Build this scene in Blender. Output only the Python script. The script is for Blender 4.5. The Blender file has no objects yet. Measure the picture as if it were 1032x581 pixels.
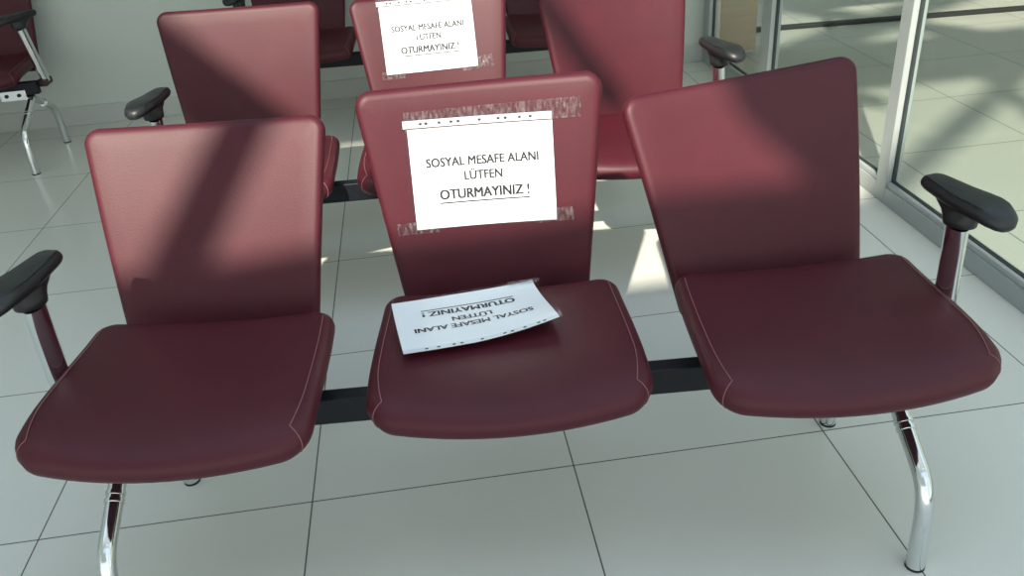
import bpy, bmesh, math, random
from mathutils import Vector, Matrix
random.seed(4)
D = math.pi / 180
SC = bpy.context.scene
COL = SC.collection

# ------------------------------------------------------------------ helpers
def link(name, verts, faces, mat, parent=None, smooth=True):
    me = bpy.data.meshes.new(name)
    me.from_pydata([tuple(v) for v in verts], [], faces)
    me.validate()
    bm = bmesh.new(); bm.from_mesh(me)
    bmesh.ops.remove_doubles(bm, verts=bm.verts, dist=1e-6)
    bmesh.ops.recalc_face_normals(bm, faces=bm.faces)
    bm.to_mesh(me); bm.free()
    if smooth:
        for f in me.polygons: f.use_smooth = True
        me.set_sharp_from_angle(angle=50 * D)
    if mat: me.materials.append(mat)
    o = bpy.data.objects.new(name, me); COL.objects.link(o)
    if parent: o.parent = parent
    return o

class MB:
    def __init__(s): s.v = []; s.f = []
    def add(s, v, f):
        b = len(s.v); s.v += [Vector(p) for p in v]; s.f += [tuple(i + b for i in q) for q in f]
    def box(s, x0, x1, y0, y1, z0, z1, M=None):
        v = [Vector(p) for p in ((x0,y0,z0),(x1,y0,z0),(x1,y1,z0),(x0,y1,z0),(x0,y0,z1),(x1,y0,z1),(x1,y1,z1),(x0,y1,z1))]
        if M: v = [M @ p for p in v]
        s.add(v, [(0,3,2,1),(4,5,6,7),(0,1,5,4),(1,2,6,5),(2,3,7,6),(3,0,4,7)])
    def tube(s, pts, rads, n=20, sx=1.0, sy=1.0, cap=True):
        pts = [Vector(p) for p in pts]
        if not isinstance(rads, (list, tuple)): rads = [rads] * len(pts)
        ref = None; rings = []
        for i, p in enumerate(pts):
            t = (pts[min(i+1, len(pts)-1)] - pts[max(i-1, 0)]).normalized()
            if ref is None:
                ref = Vector((1,0,0)) if abs(t.x) < .9 else Vector((0,1,0))
            a = (ref - t * ref.dot(t)).normalized(); ref = a
            b = t.cross(a)
            rings.append([p + a * math.cos(2*math.pi*k/n) * rads[i] * sx + b * math.sin(2*math.pi*k/n) * rads[i] * sy for k in range(n)])
        v = [q for r in rings for q in r]; f = []
        for i in range(len(rings) - 1):
            for k in range(n):
                f.append((i*n+k, i*n+(k+1) % n, (i+1)*n+(k+1) % n, (i+1)*n+k))
        if cap:
            f.append(tuple(reversed(range(n)))); f.append(tuple(range((len(rings)-1)*n, len(rings)*n)))
        s.add(v, f)
    def build(s, name, mat, parent=None, bevel=0, smooth=True):
        o = link(name, s.v, s.f, mat, parent, smooth)
        if bevel:
            m = o.modifiers.new('bevel', 'BEVEL'); m.width = bevel; m.segments = 3; m.limit_method = 'ANGLE'; m.angle_limit = 40 * D
        return o

def smooth_path(pts, r=.03, n=6):
    """polyline with rounded corners"""
    pts = [Vector(p) for p in pts]; out = [pts[0]]
    for i in range(1, len(pts) - 1):
        a, b, c = pts[i-1], pts[i], pts[i+1]
        l = min(r, (a-b).length * .48, (c-b).length * .48)
        p0 = b + (a-b).normalized() * l; p1 = b + (c-b).normalized() * l
        for k in range(n + 1):
            t = k / n; out.append(p0 * (1-t)**2 + b * 2*t*(1-t) + p1 * t*t)
    out.append(pts[-1]); return out

def round_poly(corners, radii, n=8, seg=10):
    """closed outline with rounded corners and evenly cut sides; returns points and outward normals"""
    N = len(corners); C = [Vector((c[0], c[1])) for c in corners]; pts = []
    arcs = []
    for i in range(N):
        a, b, c = C[i-1], C[i], C[(i+1) % N]; r = radii[i]
        u = (a-b).normalized(); w = (c-b).normalized()
        half = math.acos(max(-1, min(1, u.dot(w)))) / 2
        L = r / math.tan(half); cen = b + (u + w).normalized() * (r / math.sin(half))
        s = b + u * L; e = b + w * L
        a0 = math.atan2(s.y-cen.y, s.x-cen.x); a1 = math.atan2(e.y-cen.y, e.x-cen.x)
        d = (a1 - a0 + math.pi) % (2*math.pi) - math.pi
        arcs.append([cen + Vector((math.cos(a0 + d*k/n), math.sin(a0 + d*k/n))) * r for k in range(n+1)])
    for i in range(N):
        pts += arcs[i]
        p = arcs[i][-1]; q = arcs[(i+1) % N][0]
        pts += [p.lerp(q, k/seg) for k in range(1, seg)]
    M = len(pts); nor = []
    area = sum(pts[i].x*pts[(i+1) % M].y - pts[(i+1) % M].x*pts[i].y for i in range(M))
    sg = 1 if area > 0 else -1
    for i in range(M):
        t = (pts[(i+1) % M] - pts[i-1]).normalized(); nor.append(Vector((t.y, -t.x)) * sg)
    return pts, nor

def cushion(outline, nor, rings, deform, mb):
    """closed padded slab: rings = (scale to centre, inset, depth) from the middle of one face over the rim to the middle of the other"""
    n = len(outline); cen = sum(outline, Vector((0,0))) / n
    v = [deform(cen.x, cen.y, rings[0][2])]; f = []
    for (sc, ins, dep) in rings:
        for p, q in zip(outline, nor):
            w = cen + ((p - q*ins) - cen) * sc
            v.append(deform(w.x, w.y, dep))
    v.append(deform(cen.x, cen.y, rings[-1][2]))
    for k in range(n): f.append((0, 1+k, 1+(k+1) % n))
    for r in range(len(rings)-1):
        for k in range(n):
            a = 1+r*n; b = a+n; f.append((a+k, b+k, b+(k+1) % n, a+(k+1) % n))
    e = len(v)-1; a = 1+(len(rings)-1)*n
    for k in range(n): f.append((a+k, e, a+(k+1) % n))
    mb.add(v, f)

def empty(name, loc, rz=0):
    o = bpy.data.objects.new(name, None); COL.objects.link(o); o.location = loc; o.rotation_euler = (0, 0, rz)
    o.empty_display_size = .1; return o
def tag(o, label, cat, group=None):
    o['label'] = label; o['category'] = cat
    if group: o['group'] = group
    return o
def struct(o, label=None):
    o['kind'] = 'structure'
    if label: o['label'] = label
    return o

# ------------------------------------------------------------------ materials
def newmat(name):
    m = bpy.data.materials.new(name); m.use_nodes = True
    nt = m.node_tree; b = nt.nodes['Principled BSDF']; return m, nt, b
def simple(name, col, rough=.5, metal=0, spec=.5, bump=0, bscale=60):
    m, nt, b = newmat(name)
    b.inputs['Base Color'].default_value = (*col, 1); b.inputs['Roughness'].default_value = rough
    b.inputs['Metallic'].default_value = metal; b.inputs['Specular IOR Level'].default_value = spec
    if bump:
        tc = nt.nodes.new('ShaderNodeTexCoord'); n = nt.nodes.new('ShaderNodeTexNoise'); n.inputs['Scale'].default_value = bscale
        n.inputs['Detail'].default_value = 4
        bp = nt.nodes.new('ShaderNodeBump'); bp.inputs['Strength'].default_value = bump; bp.inputs['Distance'].default_value = .002
        nt.links.new(tc.outputs['Object'], n.inputs['Vector']); nt.links.new(n.outputs['Fac'], bp.inputs['Height']); nt.links.new(bp.outputs['Normal'], b.inputs['Normal'])
    return m

def leather():
    m, nt, b = newmat('burgundy_leather')
    tc = nt.nodes.new('ShaderNodeTexCoord')
    n = nt.nodes.new('ShaderNodeTexNoise'); n.inputs['Scale'].default_value = 7; n.inputs['Detail'].default_value = 3
    r = nt.nodes.new('ShaderNodeValToRGB'); r.color_ramp.elements[0].position = .3; r.color_ramp.elements[1].position = .75
    r.color_ramp.elements[0].color = (.056, .0048, .0115, 1); r.color_ramp.elements[1].color = (.066, .0056, .0132, 1)
    nt.links.new(tc.outputs['Object'], n.inputs['Vector']); nt.links.new(n.outputs['Fac'], r.inputs['Fac']); nt.links.new(r.outputs['Color'], b.inputs['Base Color'])
    v = nt.nodes.new('ShaderNodeTexVoronoi'); v.inputs['Scale'].default_value = 420
    bp = nt.nodes.new('ShaderNodeBump'); bp.inputs['Strength'].default_value = .22; bp.inputs['Distance'].default_value = .0008
    nt.links.new(tc.outputs['Object'], v.inputs['Vector']); nt.links.new(v.outputs['Distance'], bp.inputs['Height']); nt.links.new(bp.outputs['Normal'], b.inputs['Normal'])
    b.inputs['Roughness'].default_value = .50; b.inputs['Specular IOR Level'].default_value = .36
    return m

def tiles(name, x0, y0, ca, cb, line, rough):
    m, nt, b = newmat(name); L = nt.links.new
    tc = nt.nodes.new('ShaderNodeTexCoord'); sep = nt.nodes.new('ShaderNodeSeparateXYZ'); L(tc.outputs['Object'], sep.inputs[0])
    def M(op, a, bb=None):
        n = nt.nodes.new('ShaderNodeMath'); n.operation = op
        for i, q in enumerate((a, bb)):
            if q is None: continue
            if isinstance(q, (int, float)): n.inputs[i].default_value = q
            else: L(q, n.inputs[i])
        return n.outputs[0]
    masks = []; cells = []
    for ax, o in (('X', x0), ('Y', y0)):
        u = M('DIVIDE', M('SUBTRACT', sep.outputs[ax], o), .6)
        fr = M('SUBTRACT', u, M('FLOOR', M('ADD', u, .5)))
        masks.append(M('LESS_THAN', M('ABSOLUTE', fr), line / .6)); cells.append(M('FLOOR', u))
    g = M('MAXIMUM', masks[0], masks[1])
    wn = nt.nodes.new('ShaderNodeTexWhiteNoise'); wn.noise_dimensions = '2D'
    cb_ = nt.nodes.new('ShaderNodeCombineXYZ'); L(cells[0], cb_.inputs[0]); L(cells[1], cb_.inputs[1]); L(cb_.outputs[0], wn.inputs['Vector'])
    no = nt.nodes.new('ShaderNodeTexNoise'); no.inputs['Scale'].default_value = 2.2; no.inputs['Detail'].default_value = 4; L(tc.outputs['Object'], no.inputs['Vector'])
    mx = nt.nodes.new('ShaderNodeMix'); mx.data_type = 'RGBA'
    L(M('ADD', M('MULTIPLY', wn.outputs['Value'], .4), M('MULTIPLY', no.outputs['Fac'], .6)), mx.inputs['Factor'])
    mx.inputs['A'].default_value = (*ca, 1); mx.inputs['B'].default_value = (*cb, 1)
    m2 = nt.nodes.new('ShaderNodeMix'); m2.data_type = 'RGBA'; L(g, m2.inputs['Factor']); L(mx.outputs['Result'], m2.inputs['A']); m2.inputs['B'].default_value = (.075, .075, .07, 1)
    L(m2.outputs['Result'], b.inputs['Base Color'])
    L(M('ADD', M('MULTIPLY', g, .5), rough), b.inputs['Roughness'])
    b.inputs['Specular IOR Level'].default_value = .45
    return m

def glassy(name, tint, refl, rough=.02, bump=0, bscale=30, haze=0):
    """thin clear sheet: see-through with a fresnel mirror on top"""
    m, nt, b = newmat(name); L = nt.links.new
    nt.nodes.remove(b); out = nt.nodes['Material Output']
    t = nt.nodes.new('ShaderNodeBsdfTransparent'); t.inputs['Color'].default_value = (*tint, 1)
    g = nt.nodes.new('ShaderNodeBsdfGlossy'); g.inputs['Roughness'].default_value = rough
    fr = nt.nodes.new('ShaderNodeFresnel'); fr.inputs['IOR'].default_value = refl
    geo = nt.nodes.new('ShaderNodeNewGeometry'); inv = nt.nodes.new('ShaderNodeMath'); inv.operation = 'SUBTRACT'; inv.inputs[0].default_value = 1; L(geo.outputs['Backfacing'], inv.inputs[1])
    mu = nt.nodes.new('ShaderNodeMath'); mu.operation = 'MULTIPLY'; L(fr.outputs[0], mu.inputs[0]); L(inv.outputs[0], mu.inputs[1])
    mx = nt.nodes.new('ShaderNodeMixShader'); L(mu.outputs[0], mx.inputs[0]); L(t.outputs[0], mx.inputs[1]); L(g.outputs[0], mx.inputs[2])
    last = mx
    if haze:
        d = nt.nodes.new('ShaderNodeBsdfDiffuse'); d.inputs['Color'].default_value = (.85, .85, .85, 1)
        m3 = nt.nodes.new('ShaderNodeMixShader'); m3.inputs[0].default_value = haze
        if bump:
            tc2 = nt.nodes.new('ShaderNodeTexCoord'); n2 = nt.nodes.new('ShaderNodeTexNoise'); n2.inputs['Scale'].default_value = bscale * 1.7; n2.inputs['Detail'].default_value = 3
            mp = nt.nodes.new('ShaderNodeMapping'); mp.inputs['Scale'].default_value = (1.6, 1, .5)
            rp = nt.nodes.new('ShaderNodeValToRGB'); rp.color_ramp.elements[0].position = .42; rp.color_ramp.elements[1].position = .80
            rp.color_ramp.elements[0].color = (0, 0, 0, 1); rp.color_ramp.elements[1].color = (haze*1.5,)*3 + (1,)
            L(tc2.outputs['Object'], mp.inputs[0]); L(mp.outputs[0], n2.inputs['Vector']); L(n2.outputs['Fac'], rp.inputs[0]); L(rp.outputs[0], m3.inputs[0])
        L(mx.outputs[0], m3.inputs[1]); L(d.outputs[0], m3.inputs[2]); last = m3
    if bump:
        tc = nt.nodes.new('ShaderNodeTexCoord'); n = nt.nodes.new('ShaderNodeTexNoise'); n.inputs['Scale'].default_value = bscale; n.inputs['Detail'].default_value = 3
        bp = nt.nodes.new('ShaderNodeBump'); bp.inputs['Strength'].default_value = bump; bp.inputs['Distance'].default_value = .004
        L(tc.outputs['Object'], n.inputs['Vector']); L(n.outputs['Fac'], bp.inputs['Height']); L(bp.outputs[0], g.inputs['Normal']); L(bp.outputs[0], fr.inputs['Normal'])
    L(last.outputs[0], out.inputs['Surface'])
    return m

def woodmat():
    m, nt, b = newmat('light_wood'); L = nt.links.new
    tc = nt.nodes.new('ShaderNodeTexCoord'); mp = nt.nodes.new('ShaderNodeMapping'); mp.inputs['Scale'].default_value = (3, 3, 26)
    n = nt.nodes.new('ShaderNodeTexNoise'); n.inputs['Scale'].default_value = 2.4; n.inputs['Detail'].default_value = 6
    r = nt.nodes.new('ShaderNodeValToRGB'); r.color_ramp.elements[0].color = (.37, .28, .19, 1); r.color_ramp.elements[1].color = (.50, .39, .27, 1)
    L(tc.outputs['Object'], mp.inputs[0]); L(mp.outputs[0], n.inputs['Vector']); L(n.outputs['Fac'], r.inputs[0]); L(r.outputs[0], b.inputs['Base Color']); b.inputs['Roughness'].default_value = .5
    return m

LEATHER = leather()
STITCH = simple('stitch_thread', (.24, .10, .105), .7)
STEEL = simple('black_beam_paint', (.004, .006, .010), .5, 0, .3)
BRACKET = simple('dark_bracket_paint', (.035, .012, .014), .5)
CHROME = simple('chrome', (.72, .74, .75), .09, 1)
PLASTIC = simple('black_plastic', (.011, .013, .015), .42, 0, .5, bump=.12, bscale=500)
RUBBER = simple('rubber', (.01, .01, .01), .7)
WALLM = simple('pale_green_wall_paint', (.555, .605, .555), .75, 0, .3, bump=.05, bscale=40)
WHITEM = simple('white_wall_paint', (.70, .72, .70), .8, 0, .3)
SKIRT = simple('skirting_tile', (.50, .52, .49), .35, 0, .4)
ALU = simple('pale_grey_aluminium_frame', (.37, .41, .41), .42, .1, .5)
GASKET = simple('dark_gasket', (.02, .028, .03), .6)
DARKM = simple('dark_threshold', (.022, .024, .024), .6, 0, .2)
PAPER = simple('white_paper', (.84, .87, .88), .7, 0, .25)
INK = simple('black_ink', (.012, .012, .014), .6)
STRIPM = simple('punched_strip', (.70, .73, .75), .35)
FLOORM = tiles('pale_floor_tiles', 0, 0, (.63, .645, .59), (.67, .685, .63), .0016, .2)
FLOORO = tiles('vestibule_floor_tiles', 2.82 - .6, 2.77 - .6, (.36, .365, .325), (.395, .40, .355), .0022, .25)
GLASS = glassy('clear_glass', (.93, .965, .95), 1.28)
SLEEVE = glassy('clear_sleeve', (.97, .98, .985), 1.22, .16, .25, 22)
TAPE = glassy('clear_tape', (.95, .95, .95), 1.35, .2, .5, 60, .055)
WOOD = woodmat()

# ------------------------------------------------------------------ bench parts
SW_F, SW_R, SDEP = .264, .247, .196            # seat half widths and half depth
S_OUT, S_NOR = round_poly([(-SW_F, -SDEP), (SW_F, -SDEP), (SW_R, SDEP), (-SW_R, SDEP)], [.05, .05, .045, .045], 8, 14)
def seat_def(x, y, z):
    k = (x / .25)
    y2 = y
    if y < 0: y2 -= .042 * max(0, 1 - k*k) * min(1, (-y / .19)) ** 2
    side = 1 + .018 * math.sin(math.pi * min(1, max(0, (SDEP - y) / (2*SDEP))))
    zz = z + .013 * (k*k - .7) * (1 if y > -.05 else max(.25, 1 - (-.05 - y) / .16))
    fw = max(0, (-y - .07) / .13); zz -= .019 * fw * fw
    zz += .006 * max(0, (y - .08) / .11) ** 2
    return Vector((x * side, y2, zz))
S_RINGS = [(.35,0,.006),(.6,0,.0055),(.8,0,.003),(1,.026,.0),(1,.016,-.0025),(1,.009,-.0065),(1,.004,-.012),(1,.001,-.019),(1,0,-.027),(1,.002,-.036),(1,.007,-.046),(1,.014,-.051),(1,.024,-.053),(.8,0,-.053),(.4,0,-.053)]
BH, BWT, BWB = .442, .265, .213
T0 = -.055
def bw(t): return BWB + (BWT - BWB) * t / BH
B_OUT, B_NOR = round_poly([(-bw(T0), T0), (bw(T0), T0), (bw(BH), BH), (-bw(BH), BH)], [.03, .03, .034, .034], 8, 16)
def back_front(s, t):
    """depth of the padded face at across s and up t"""
    k = s / bw(max(t, T0))
    return .018 * (1 - k*k) - .006 * math.sin(math.pi * min(1, max(0, t / BH)))
def back_def(s, t, d):
    return Vector((s, back_front(s, t) + d, t))
B_RINGS = [(.3,0,0),(.55,0,0),(.78,0,0),(1,.020,.0005),(1,.012,.0018),(1,.0065,.0045),(1,.0025,.009),(1,.0004,.015),(1,0,.021),(1,.002,.029),(1,.008,.036),(1,.018,.040),(.8,0,.041),(.4,0,.041)]

def basis(pos, yaw, pit, rol=0):
    yaw *= D; pit *= D; rol *= D
    up = Vector((0, math.sin(pit), math.cos(pit))); ax = Vector((1, 0, 0))
    c, s = math.cos(rol), math.sin(rol)
    X = c*ax + s*up; Z = c*up - s*ax
    R = Matrix.Rotation(yaw, 3, 'Z'); X = R @ X; Z = R @ Z; Y = Z.cross(X)
    return Matrix(((X.x, Y.x, Z.x, pos[0]), (X.y, Y.y, Z.y, pos[1]), (X.z, Y.z, Z.z, pos[2]), (0, 0, 0, 1)))

def make_seat(parent):
    mb = MB(); cushion(S_OUT, S_NOR, S_RINGS, seat_def, mb)
    o = mb.build('seat', LEATHER, parent)
    for sg in (-1, 1):
        st = MB(); pts = []
        cen = sum(S_OUT, Vector((0, 0))) / len(S_OUT)
        i = min((k for k in range(len(S_OUT)) if S_OUT[k].y < -.08), key=lambda k: abs(S_OUT[k].x - sg*(SW_F - .019)))
        e = S_OUT[i] - S_NOR[i] * .026
        for k in range(30):
            y = SDEP - .034 + (e.y - SDEP + .034) * k / 29
            hw = SW_R + (SW_F - SW_R) * (SDEP - y) / (2*SDEP)
            t = max(0, (k - 20) / 9); x = sg * (hw - .021) * (1 - t*t) + e.x * t*t
            pts.append(seat_def(x, y, .0010))
        for (_, ins, dep) in S_RINGS[3:12]:
            w_ = S_OUT[i] - S_NOR[i] * (ins - .0006)
            pts.append(seat_def(w_.x, w_.y, dep + (.0006 if ins > .01 and dep > -.02 else 0)))
        st.tube(pts, .0009, 6); st.build('stitching', STITCH, o)
    return o
def make_back(parent):
    mb = MB(); cushion(B_OUT, B_NOR, B_RINGS, back_def, mb)
    return mb.build('backrest', LEATHER, parent)

BEAM_Z, BEAM_H, BEAM_D, BEAM_L = .343, .029, .0185, .815   # beam centre height, half height, half depth, half length
def make_leg(parent, x, name='leg'):
    """front and rear tube of one stand"""
    mb = MB(); r = .0165
    for sg in (-1, 1):
        path = smooth_path([(x, sg*.004, BEAM_Z - .045), (x, sg*.075, .258), (x, sg*.205, .186), (x, sg*.218, .09), (x, sg*.222, .004)], .06, 8)
        n = len(path)
        mb.tube(path, [r + .001 * max(0, (i/(n-1) - .75) / .25) for i in range(n)], 24)
    o = mb.build(name, CHROME, parent)
    for sg in (-1, 1):
        rg = MB()
        a = Vector((x, sg*.096, .2465)); d = (Vector((x, sg*.205, .186)) - Vector((x, sg*.075, .258))).normalized()
        rg.tube([a - d*.012, a - d*.011, a - d*.004, a - d*.003], [r+.0002, r+.0022, r+.0022, r+.0002], 24)
        rg.tube([a + d*.003, a + d*.004, a + d*.011, a + d*.012], [r+.0002, r+.0022, r+.0022, r+.0002], 24)
        rg.build('joint_ring', CHROME, o)
        ft = MB(); ft.tube([(x, sg*.222, 0), (x, sg*.222, .005)], .0182, 24); ft.build('foot_pad', RUBBER, o)
    return o
def make_bracket(parent, x):
    mb = MB(); mb.box(x-.06, x+.06, -BEAM_D-.006, BEAM_D+.006, BEAM_Z-BEAM_H-.022, BEAM_Z-BEAM_H+.028)
    o = mb.build('leg_bracket', CHROME, parent, .004)
    for dx in (-.028, .028):
        b = MB(); b.tube([(x+dx, -BEAM_D-.0058, BEAM_Z-BEAM_H+.004), (x+dx, -BEAM_D-.0105, BEAM_Z-BEAM_H+.004)], .0085, 12); b.build('bolt', RUBBER, o)
    return o
def make_arm(parent, sg, ang, dx=0, dy=0, lean=0):
    """armrest: flat oval chrome post, black collar and pad turned outward at the front"""
    base = Vector((sg*.885 + dx + lean, .060 + dy + abs(lean), .352)); top = Vector((sg*.866 + dx, .042 + dy, .60))
    mb = MB(); mb.tube([base, base.lerp(top, .5), top], .0185, 28, .98, 1.5)
    post = mb.build('arm_post', CHROME, parent)
    br = MB()
    x0, x1 = sorted((sg*.80, sg*.905 + dx))
    br.box(x0, x1, BEAM_D+.002, .105 + dy, .336, .366)
    br.build('arm_bracket', BRACKET, parent, .005)
    R = Matrix.Rotation(sg * ang * D, 4, 'Z')
    P = Matrix.Translation(Vector((top.x, top.y, .664))) @ R @ Matrix.Rotation(-4 * D, 4, 'X') @ Matrix.Diagonal((1.12, .95, 1.1, 1))
    # outline of the pad, rear +y, front -y
    prof = [(.098, .010), (.094, .0175), (.08, .0205), (.05, .024), (.01, .0285), (-.03, .0325), (-.065, .0335), (-.09, .0305), (-.108, .0225), (-.117, .012), (-.1185, .004)]
    L = [Vector((-w, y)) for y, w in prof]; Rr = [Vector((w, y)) for y, w in reversed(prof)]
    out = L + Rr; n = len(out); nor = []
    for i in range(n):
        t = (out[(i+1) % n] - out[i-1]).normalized(); nor.append(Vector((t.y, -t.x)))
    cx = sum((o.x for o in out)) / n
    if sum(nr.dot(o) for nr, o in zip(nor, out)) < 0: nor = [-q for q in nor]
    def dfm(x, y, z):
        zz = z + .010 * (y / .1) * (1 if y > 0 else .3) - .012 * max(0, (-y - .05) / .07) ** 2
        return P @ Vector((x, y, zz))
    pm = MB(); cushion(out, nor, [(.3,0,.006),(.6,0,.0055),(.85,0,.004),(1,.006,.0015),(1,.002,-.003),(1,0,-.009),(1,.001,-.015),(1,.005,-.021),(1,.012,-.024),(.6,0,-.0245),(.3,0,-.0245)], dfm, pm)
    # neck flaring from the collar into the pad
    rings = []
    for (z, ry, rx, oy) in ((-.012, .058, .019, .012), (-.024, .054, .019, .010), (-.034, .043, .0205, .004), (-.042, .037, .0245, 0), (-.048, .0355, .0245, 0), (-.054, .0345, .0235, 0), (-.0555, .033, .022, 0)):
        rings.append([P @ Vector((math.cos(a)*rx, oy + math.sin(a)*ry, z)) for a in [2*math.pi*k/28 for k in range(28)]])
    v = [q for r in rings for q in r]; f = []
    for i in range(len(rings)-1):
        for k in range(28): f.append((i*28+k, i*28+(k+1) % 28, (i+1)*28+(k+1) % 28, (i+1)*28+k))
    f.append(tuple(range(28))); f.append(tuple(range((len(rings)-1)*28, len(rings)*28)))
    pm.add(v, f)
    pm.build('arm_pad', PLASTIC, parent)

def make_bench(name, loc, ang, seats, backs, arms):
    """seats, backs: world poses (pos, yaw, pitch[, roll]) of the three places"""
    root = empty(name, loc, ang * D)
    W = Matrix.Translation(Vector(loc)) @ Matrix.Rotation(ang * D, 4, 'Z'); I = W.inverted()
    mb = MB(); mb.box(-BEAM_L, BEAM_L, -BEAM_D, BEAM_D, BEAM_Z-BEAM_H, BEAM_Z+BEAM_H)
    mb.build('beam', STEEL, root, .003)
    for x in (-.748, .77):
        make_leg(root, x); make_bracket(root, x - math.copysign(.07, x))
    for i, (s, b) in enumerate(zip(seats, backs)):
        o = make_seat(root); o.matrix_local = I @ basis(*s)
        k = make_back(root); k.matrix_local = I @ basis(*b)
        # steel carrier under the seat and up behind the backrest
        ms = I @ basis(*s); mk = I @ basis(*b)
        c = MB()
        for dx in (-.12, .12):
            p = [ms @ Vector((dx, -.08, -.056)), ms @ Vector((dx, .15, -.056)), mk @ Vector((dx, .030, -.052)), mk @ Vector((dx, .062, .02)), mk @ Vector((dx, .066, .12))]
            c.tube(smooth_path(p, .05, 5), .0065, 10, 2.2, .8)
        q = ms @ Vector((0, 0, 0))
        c.box(q.x-.15, q.x+.15, -.045, .045, BEAM_Z+BEAM_H+.0005, min((ms @ Vector((0, 0, -.053))).z, .392))
        c.build('seat_carrier', BRACKET, root, smooth=True)
    for sg in (-1, 1):
        make_arm(root, sg, *arms[0 if sg < 0 else 1])
    return root

FRONT = make_bench('beam_bench', (.44, -.144, 0), -3.9,
    [((-.144,-.102,.453), -7.1, -1), ((.460,-.090,.437), -4.2, -1), ((1.067,-.180,.457), -2.5, -2)],
    [((-.139,.161,.392), -6.95, 22.9, -.15), ((.472,.173,.409), -3.71, 10.14, .49), ((1.063,.055,.401), 1.76, 21.02, 4.26)],
    [(13, .026, 0), (14, .011, 0)])
tag(FRONT, 'nearest burgundy beam bench, with one notice taped to its middle backrest and one lying loose', 'bench')
MIDDLE = make_bench('beam_bench', (.40, .965, 0), -3.2,
    [((-.185,1.055,.440), -3.5, -1), ((.405,1.035,.438), -2, -1), ((1.045,.975,.440), 1.5, -1)],
    [((-.21,1.31,.409), -3.45, 13.7, -.5), ((.418,1.311,.403), -.65, 18, .9), ((1.038,1.284,.403), 5.5, 15.7, 0)],
    [(12, .026, .02), (16, -.002, .065)])
tag(MIDDLE, 'sunlit burgundy beam bench in the second row, directly behind the nearest bench', 'bench')

def copy_bench(src, loc, ang):
    r = src.copy(); COL.objects.link(r); r.location = loc; r.rotation_euler = (0, 0, ang * D)
    for ch in src.children:
        c = ch.copy(); COL.objects.link(c); c.parent = r
        for g in ch.children:
            d = g.copy(); COL.objects.link(d); d.parent = c
    return r
BACKROW = copy_bench(MIDDLE, (.40, 2.60, 0), -4.6)
tag(BACKROW, 'shaded burgundy beam bench against the back wall, mostly hidden behind the second row', 'bench')
FAR = make_bench('beam_bench', (-2.226, 2.69, 0), 0,
    [((-2.916+.6*i, 2.775, .445), 0, -1) for i in range(3)],
    [((-2.916+.6*i, 3.005, .403), 0, 11, 0) for i in range(3)],
    [(8, 0, 0), (-34, -.058, .0, .004)])
tag(FAR, 'burgundy beam bench at the far left wall with its right armrest and chrome legs showing', 'bench')

# ------------------------------------------------------------------ notices
def text_mesh(body, size, bold):
    cu = bpy.data.curves.new('lettering', 'FONT'); cu.body = body; cu.size = size; cu.align_x = 'CENTER'; cu.offset = 0; cu.resolution_u = 3
    o = bpy.data.objects.new('lettering', cu); COL.objects.link(o)
    dg = bpy.context.evaluated_depsgraph_get(); me = bpy.data.meshes.new_from_object(o.evaluated_get(dg))
    v = [Vector(q.co) for q in me.vertices]; f = [tuple(p.vertices) for p in me.polygons]
    bpy.data.objects.remove(o); bpy.data.curves.remove(cu); bpy.data.meshes.remove(me)
    return v, f
def fit_text(body, width, cap, bold):
    v, f = text_mesh(body, 1, bold)
    x0 = min(p.x for p in v); x1 = max(p.x for p in v)
    caps, _ = text_mesh('E', 1, bold); h = max(p.y for p in caps)
    sx = width / (x1 - x0); sy = cap / h; c = (x0 + x1) / 2
    n = len(v); P = []; F = []
    for k, (dx, dy) in enumerate(((-bold, -.0004), (bold, -.0004), (bold, .0005), (-bold, .0005))):
        P += [((p.x - c) * sx + dx, p.y * sy + dy, k * .00002) for p in v]; F += [tuple(i + k*n for i in q) for q in f]
    return P, F
PW, PH = .1535, .109
LINES = [('SOSYAL MESAFE ALANI', .240, .0185, .026, .0008), ('L\u00dcTFEN', .081, .0185, -.006, .0008), ('OTURMAYINIZ !', .193, .021, -.046, .0011)]
def grid(x0, x1, y0, y1, f, nx=18, ny=12):
    v = [f(x0 + (x1-x0)*i/nx, y0 + (y1-y0)*j/ny) for j in range(ny+1) for i in range(nx+1)]
    q = [(j*(nx+1)+i, j*(nx+1)+i+1, (j+1)*(nx+1)+i+1, (j+1)*(nx+1)+i) for j in range(ny) for i in range(nx)]
    return v, q
def sheet(name, x0, x1, y0, y1, F, lift, th, mat, root, nx=18, ny=12):
    """thin sheet lying on the surface F, with real thickness"""
    a, q = grid(x0, x1, y0, y1, lambda u, w: F(u, w, lift + th), nx, ny)
    b, _ = grid(x0, x1, y0, y1, lambda u, w: F(u, w, lift), nx, ny)
    n = len(a); f = list(q) + [tuple(reversed([i+n for i in p])) for p in q]
    rim = [i for i in range(nx+1)] + [(j+1)*(nx+1)-1 for j in range(1, ny+1)] + [ny*(nx+1)+i for i in range(nx-1, -1, -1)] + [j*(nx+1) for j in range(ny-1, 0, -1)]
    for i in range(len(rim)):
        p, r = rim[i], rim[(i+1) % len(rim)]; f.append((p, p+n, r+n, r))
    return link(name, a + b, f, mat, root)
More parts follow.
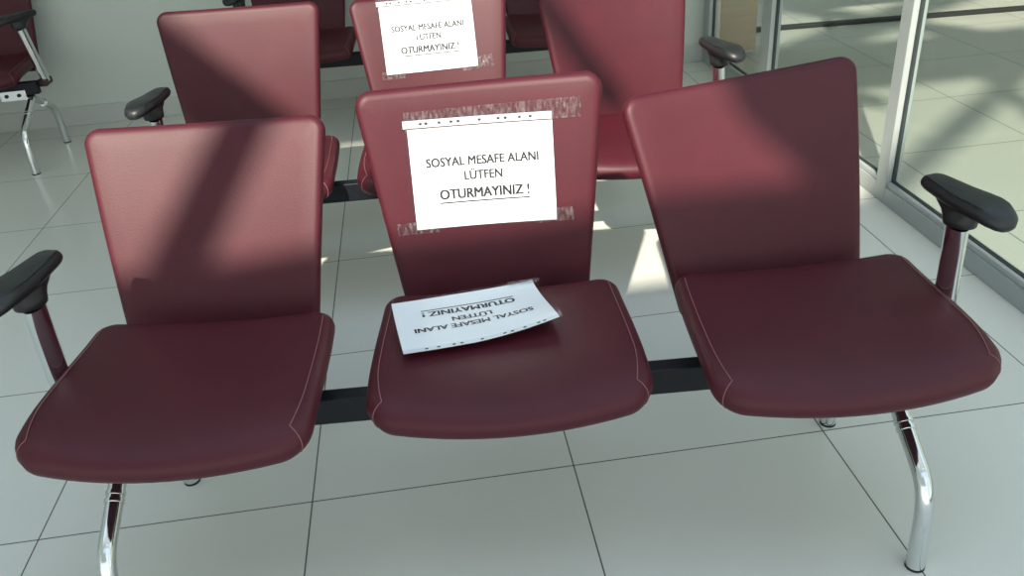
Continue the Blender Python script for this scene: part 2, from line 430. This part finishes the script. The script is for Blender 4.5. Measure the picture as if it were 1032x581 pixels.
def notice(name, F, tapes, sleeve, label, strip):
    """F(a, b, lift) puts a point of the sheet (a right, b up, as one reads it) on the surface it lies on"""
    c = F(0, 0, 0); root = empty(name, c); G = lambda a, b, l: F(a, b, l) - c
    sheet('paper', -PW, PW, -PH, PH, G, .0010, .0004, PAPER, root)
    for body, w, cap, y, bold in LINES:
        v, f = fit_text(body, w, cap, bold)
        link('lettering', [G(x, y + yy, .0018 + e) for x, yy, e in v], f, INK, root, False)
    sheet('underline', -.098, .098, -.0556, -.0526, G, .0016, .0003, INK, root, 12, 1)
    sx0, sx1, sy0, sy1 = sleeve
    st = sheet('punched_strip', *strip, G, .0012, .0005, STRIPM, root, 20, 2)
    y = (strip[2] + strip[3]) / 2
    for hx in (-.125, -.113, -.085, -.06, -.045, .0, .04, .055, .085, .108):
        n = 14; hm = MB(); hm.add([G(hx + .0036*math.cos(2*math.pi*k/n), y + .0028*math.sin(2*math.pi*k/n), .0020) for k in range(n)], [tuple(range(n))]); hm.build('punch_hole', INK, st, smooth=False)
    sheet('plastic_sleeve', sx0, sx1, sy0, sy1, G, .0024, .0004, SLEEVE, root, 24, 16)
    for (x0, x1, y0, y1, tilt) in tapes:
        cx, cy = (x0+x1)/2, (y0+y1)/2; ct, stt = math.cos(tilt*D), math.sin(tilt*D)
        T = lambda a, b, l, cx=cx, cy=cy, ct=ct, stt=stt: G(cx + (a-cx)*ct - (b-cy)*stt, cy + (a-cx)*stt + (b-cy)*ct, l + .0007*math.sin(a*210)*math.sin(b*160+a*60))
        sheet('tape', x0, x1, y0, y1, T, .0038, .0004, TAPE, root, 40, 8)
    tag(root, label, 'notice', 'printed distancing notices'); return root

def on_back(pose, s0, t0, rot):
    M = basis(*pose); c, s = math.cos(rot*D), math.sin(rot*D)
    def F(a, b, l):
        u = s0 + a*c - b*s; t = t0 + a*s + b*c
        return M @ Vector((u, back_front(u, t) - .0008 - l, t))
    return F
BACK_M = ((.472,.173,.409), -3.71, 10.14, .49)
notice('distancing_notice', on_back(BACK_M, -.0065, .2440, -1.2),
    [(-.158, .215, .108, .150, 1.5), (-.195, -.105, -.117, -.090, 0), (.105, .19, -.112, -.082, 3)],
    (-.166, .157, -.112, .134), 'white paper notice taped to the middle backrest of the nearest bench', (-.162, .1535, .1115, .1275))
BACK_M2 = ((.418,1.311,.403), -.65, 18, .9)
notice('distancing_notice', on_back(BACK_M2, -.012, .298, -.5),
    [(-.16, .16, .112, .142, 0), (.10, .205, -.118, -.078, 4), (-.17, -.09, -.125, -.10, 0)],
    (-.162, .157, -.113, .131), 'sunlit white paper notice taped to a backrest in the second row', (-.160, .1535, .1115, .1265))
SEAT_M = ((.460,-.090,.437), -4.2, -1)
def on_seat(pose, x0, y0, rot):
    M = basis(*pose); c, s = math.cos(rot*D), math.sin(rot*D)
    def F(a, b, l):
        a *= .985; b2 = b * .86; u = x0 + a*c - b2*s; w = y0 + a*s + b2*c
        p = seat_def(u, w, .0065); k = max(0, (w - .10) / .12)
        return M @ Vector((p.x, p.y, max(p.z, -.004) + l + .001 + .003*k*k + .010*max(0, (b+.1)/.2) + .0015*math.sin(a*16+1) + .022*max(0, min(1.1, (.02-a)/.17))**1.5*max(0, min(1, (b+.08)/.19))))
    return F
notice('distancing_notice', on_seat(SEAT_M, -.062, .072, 180 + 11),
    [(-.168, -.100, -.112, -.098, -8)],
    (-.161, .158, -.115, .128), 'white paper notice lying upside down on the middle seat of the nearest bench', (-.1535, .1535, .1095, .1235))

# ------------------------------------------------------------------ room
def box(name, x0, x1, y0, y1, z0, z1, mat, parent=None, bevel=0):
    m = MB(); m.box(x0, x1, y0, y1, z0, z1); return m.build(name, mat, parent, bevel, smooth=bool(bevel))
GX = 1.98
struct(box('floor', -6, 1.985, -4, 3.2, -.1, 0, FLOORM))
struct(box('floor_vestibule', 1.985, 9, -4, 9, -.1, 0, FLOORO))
struct(box('wall_back', -6.15, 1.975, 3.2, 3.35, -.1, 8, WALLM))
struct(box('wall_left', -6.15, -6, -4, 3.2, -.1, 8, WALLM))
struct(box('baseboard_back', -6, 1.965, 3.188, 3.2, 0, .1, SKIRT, None, .003))
struct(box('baseboard_left', -6, -5.988, -4, 3.188, 0, .1, SKIRT, None, .003))
# glazed partition along the right side: posts, rails, gaskets and panes
posts = [(3.10, 3.187), (2.27, 2.375), (1.15, 1.215), (-2.7, -2.62)]
n = 0
for (y0, y1) in posts:
    n += 1; struct(box('trim_%d' % n, 1.952, 2.003, y0, y1, 0, 3, ALU, None, .003))
for i in range(len(posts) - 1):
    ya, yb = posts[i+1][1], posts[i][0]
    w = empty('window_%d' % (i+1), (GX, (ya+yb)/2, 0)); struct(w)
    cy = (ya+yb)/2; L = (yb-ya)/2
    m = MB(); m.box(-.027, .022, -L, L, 0, .062); m.box(-.021, .016, -L, L, .062, .080)
    m.build('window_rail', ALU, w, .0025)
    m = MB(); m.box(-.007, .007, -L, L, .078, .084); m.box(-.007, .007, -L, -L+.006, .084, 3); m.box(-.007, .007, L-.006, L, .084, 3)
    m.build('window_gasket', GASKET, w, smooth=False)
    m = MB(); m.box(-.004, .004, -L+.004, L-.004, .084, 3); m.build('window_pane', GLASS, w, smooth=False)
# raised dark threshold on the vestibule floor
m = MB(); R = Matrix.Translation((3.4, 3.655, 0)) @ Matrix.Rotation(-4.4*D, 4, 'Z')
m.box(-1.3, 3.5, -.028, .028, 0, .022, R); struct(m.build('trim_6', DARKM, None, .003))
wp = empty('wooden_panel', (2.18, 3.33, 0)); tag(wp, 'light wooden panel standing behind the glass partition beside the wall end', 'panel')
m = MB(); m.box(-.10, .115, -.06, .06, .012, 2.2); m.build('board', WOOD, wp, .003)
m = MB(); m.box(-.092, .107, -.054, .054, 0, .012); m.build('plinth', SKIRT, wp, .002)

# unseen canopy added to darken the rear of the vestibule
struct(box('added_canopy', 2.01, 9, 1.15, 7, 2.7, 2.9, WHITEM))
struct(box('added_soffit', -6, 1.97, 1.25, 3.2, 3.0, 3.2, WALLM))  # unseen soffit added to keep bright reflections off the seats
struct(box('added_vestibule_wall_right', 4.9, 5.1, -2.5, 7, -.1, 2.7, WALLM))  # unseen side and rear walls added to cut stray light in the vestibule
struct(box('added_vestibule_wall_rear', 2.01, 6.7, 7, 7.2, -.1, 2.9, WALLM))
# unseen facade behind the viewer: spandrels, panels and braces shaped to pattern the sun
SX, SY, Y0 = .42, 1.1, -4.0
def fac(xf, yf):
    h = (yf - Y0) / SY; return Vector((xf - SX*h, Y0, h))
def brace(name, a, b, w):
    p, q = fac(*a), fac(*b); d = (q - p).normalized(); nrm = Vector((d.z, 0, -d.x)); Yv = Vector((0, 1, 0))
    v = []
    for e in (p, q):
        for s1, s2 in ((-1,-1),(1,-1),(1,1),(-1,1)): v.append(e + nrm*s1*w/2 + Yv*(s2*w/2))
    o = link(name, v, [(0,1,2,3),(4,7,6,5),(0,4,5,1),(1,5,6,2),(2,6,7,3),(3,7,4,0)], WHITEM, None, False); struct(o)
def hh(yf): return (yf - Y0) / SY
LOW, HIGH = hh(.71), hh(2.47)
def panel(name, pts, th=.08):
    v = [fac(*p) for p in pts]; n = len(v)
    f = [tuple(range(n)), tuple(range(2*n-1, n-1, -1))] + [(i, (i+1) % n, (i+1) % n + n, i + n) for i in range(n)]
    return struct(link(name, [p + Vector((0, e, 0)) for e in (-th, th) for p in v], f, WHITEM, None, False))
panel('sun_mask_front', [(-4, -1.5), (2.03, -1.5), (2.03, .71), (-4, .71)])  # unseen spandrel, sized to keep sun off the seats and front floor
panel('sun_mask_right', [(1.66, .71), (2.03, .71), (2.03, 1.13), (1.58, 1.13)])  # unseen panel added to block sun on the floor beside the glass
panel('sun_mask_left', [(-4, .71), (-.25, .71), (-.25, 2.47), (-4, 2.47)])  # unseen panel added to block sun on the left floor
struct(box('trim_7', -7, 9, Y0-.08, Y0+.08, HIGH, hh(3.15), WHITEM))  # this band and the next two are added, unseen, to bound the sunlit area
struct(box('trim_8', -7, -.45, Y0-.08, Y0+.08, hh(3.15), 15, WHITEM))
struct(box('trim_9', -.45, 9, Y0-.08, Y0+.08, hh(4.3), 15, WHITEM))
BR = [((-.075,.70),(.547,1.52),.085), ((-.338,2.5),(.118,1.5),.20), ((1.483,1.25),(1.715,.65),.30), ((1.05,2.5),(1.19,1.78),.08),  # unseen bars, traced back along the sun from the wanted shadow edges
      ((1.95,1.19),(3.6,2.64),.092), ((3.28,2.8),(2.96,1.62),.092), ((2.5,2.2),(2.2,2.6),.10), ((2.4,3.1),(4.4,4.4),.2), ((3.6,3.1),(2.9,4.3),.16)]
for i, (a, b, w) in enumerate(BR): brace('trim_%d' % (10+i), a, b, w)

# ------------------------------------------------------------------ light
w = bpy.data.worlds.new('sky'); SC.world = w; w.use_nodes = True
nt = w.node_tree; bg = nt.nodes['Background']; bg.inputs['Strength'].default_value = 1.5
tc = nt.nodes.new('ShaderNodeTexCoord'); sp = nt.nodes.new('ShaderNodeSeparateXYZ'); rp = nt.nodes.new('ShaderNodeValToRGB')
rp.color_ramp.elements[0].color = (.95, .95, .90, 1); rp.color_ramp.elements[1].color = (.62, .78, 1.0, 1)
rp.color_ramp.elements[0].position = .05; rp.color_ramp.elements[1].position = .9
nt.links.new(tc.outputs['Generated'], sp.inputs[0]); nt.links.new(sp.outputs['Z'], rp.inputs['Fac']); nt.links.new(rp.outputs['Color'], bg.inputs['Color'])
sun = bpy.data.lights.new('sun', 'SUN'); sun.energy = 8.6; sun.angle = .8 * D; sun.color = (1.0, .90, .76)
so = bpy.data.objects.new('sun', sun); COL.objects.link(so)
so.rotation_euler = Vector((SX, SY, -1)).to_track_quat('-Z', 'Y').to_euler(); so.location = (-4, -12, 11)

# ------------------------------------------------------------------ camera
cam = bpy.data.cameras.new('camera'); co = bpy.data.objects.new('camera', cam); COL.objects.link(co); SC.camera = co
r = Vector((0.98967323, -0.12643946, -0.06752752)); u = Vector((0.1207732, 0.48178976, 0.86792423)); f = Vector((0.0772058, 0.86711689, -0.49208492))
co.matrix_world = Matrix(((r.x, u.x, -f.x, .35598), (r.y, u.y, -f.y, -1.49687), (r.z, u.z, -f.z, 1.33862), (0, 0, 0, 1)))
cam.sensor_fit = 'HORIZONTAL'; cam.sensor_width = 36; cam.lens = 859.98 / 1032 * 36; cam.clip_start = .02
SC.view_settings.view_transform = 'Standard'; SC.view_settings.look = 'None'
SC.view_settings.exposure = 0.0; SC.view_settings.gamma = 1; SC.view_settings.use_curve_mapping = False
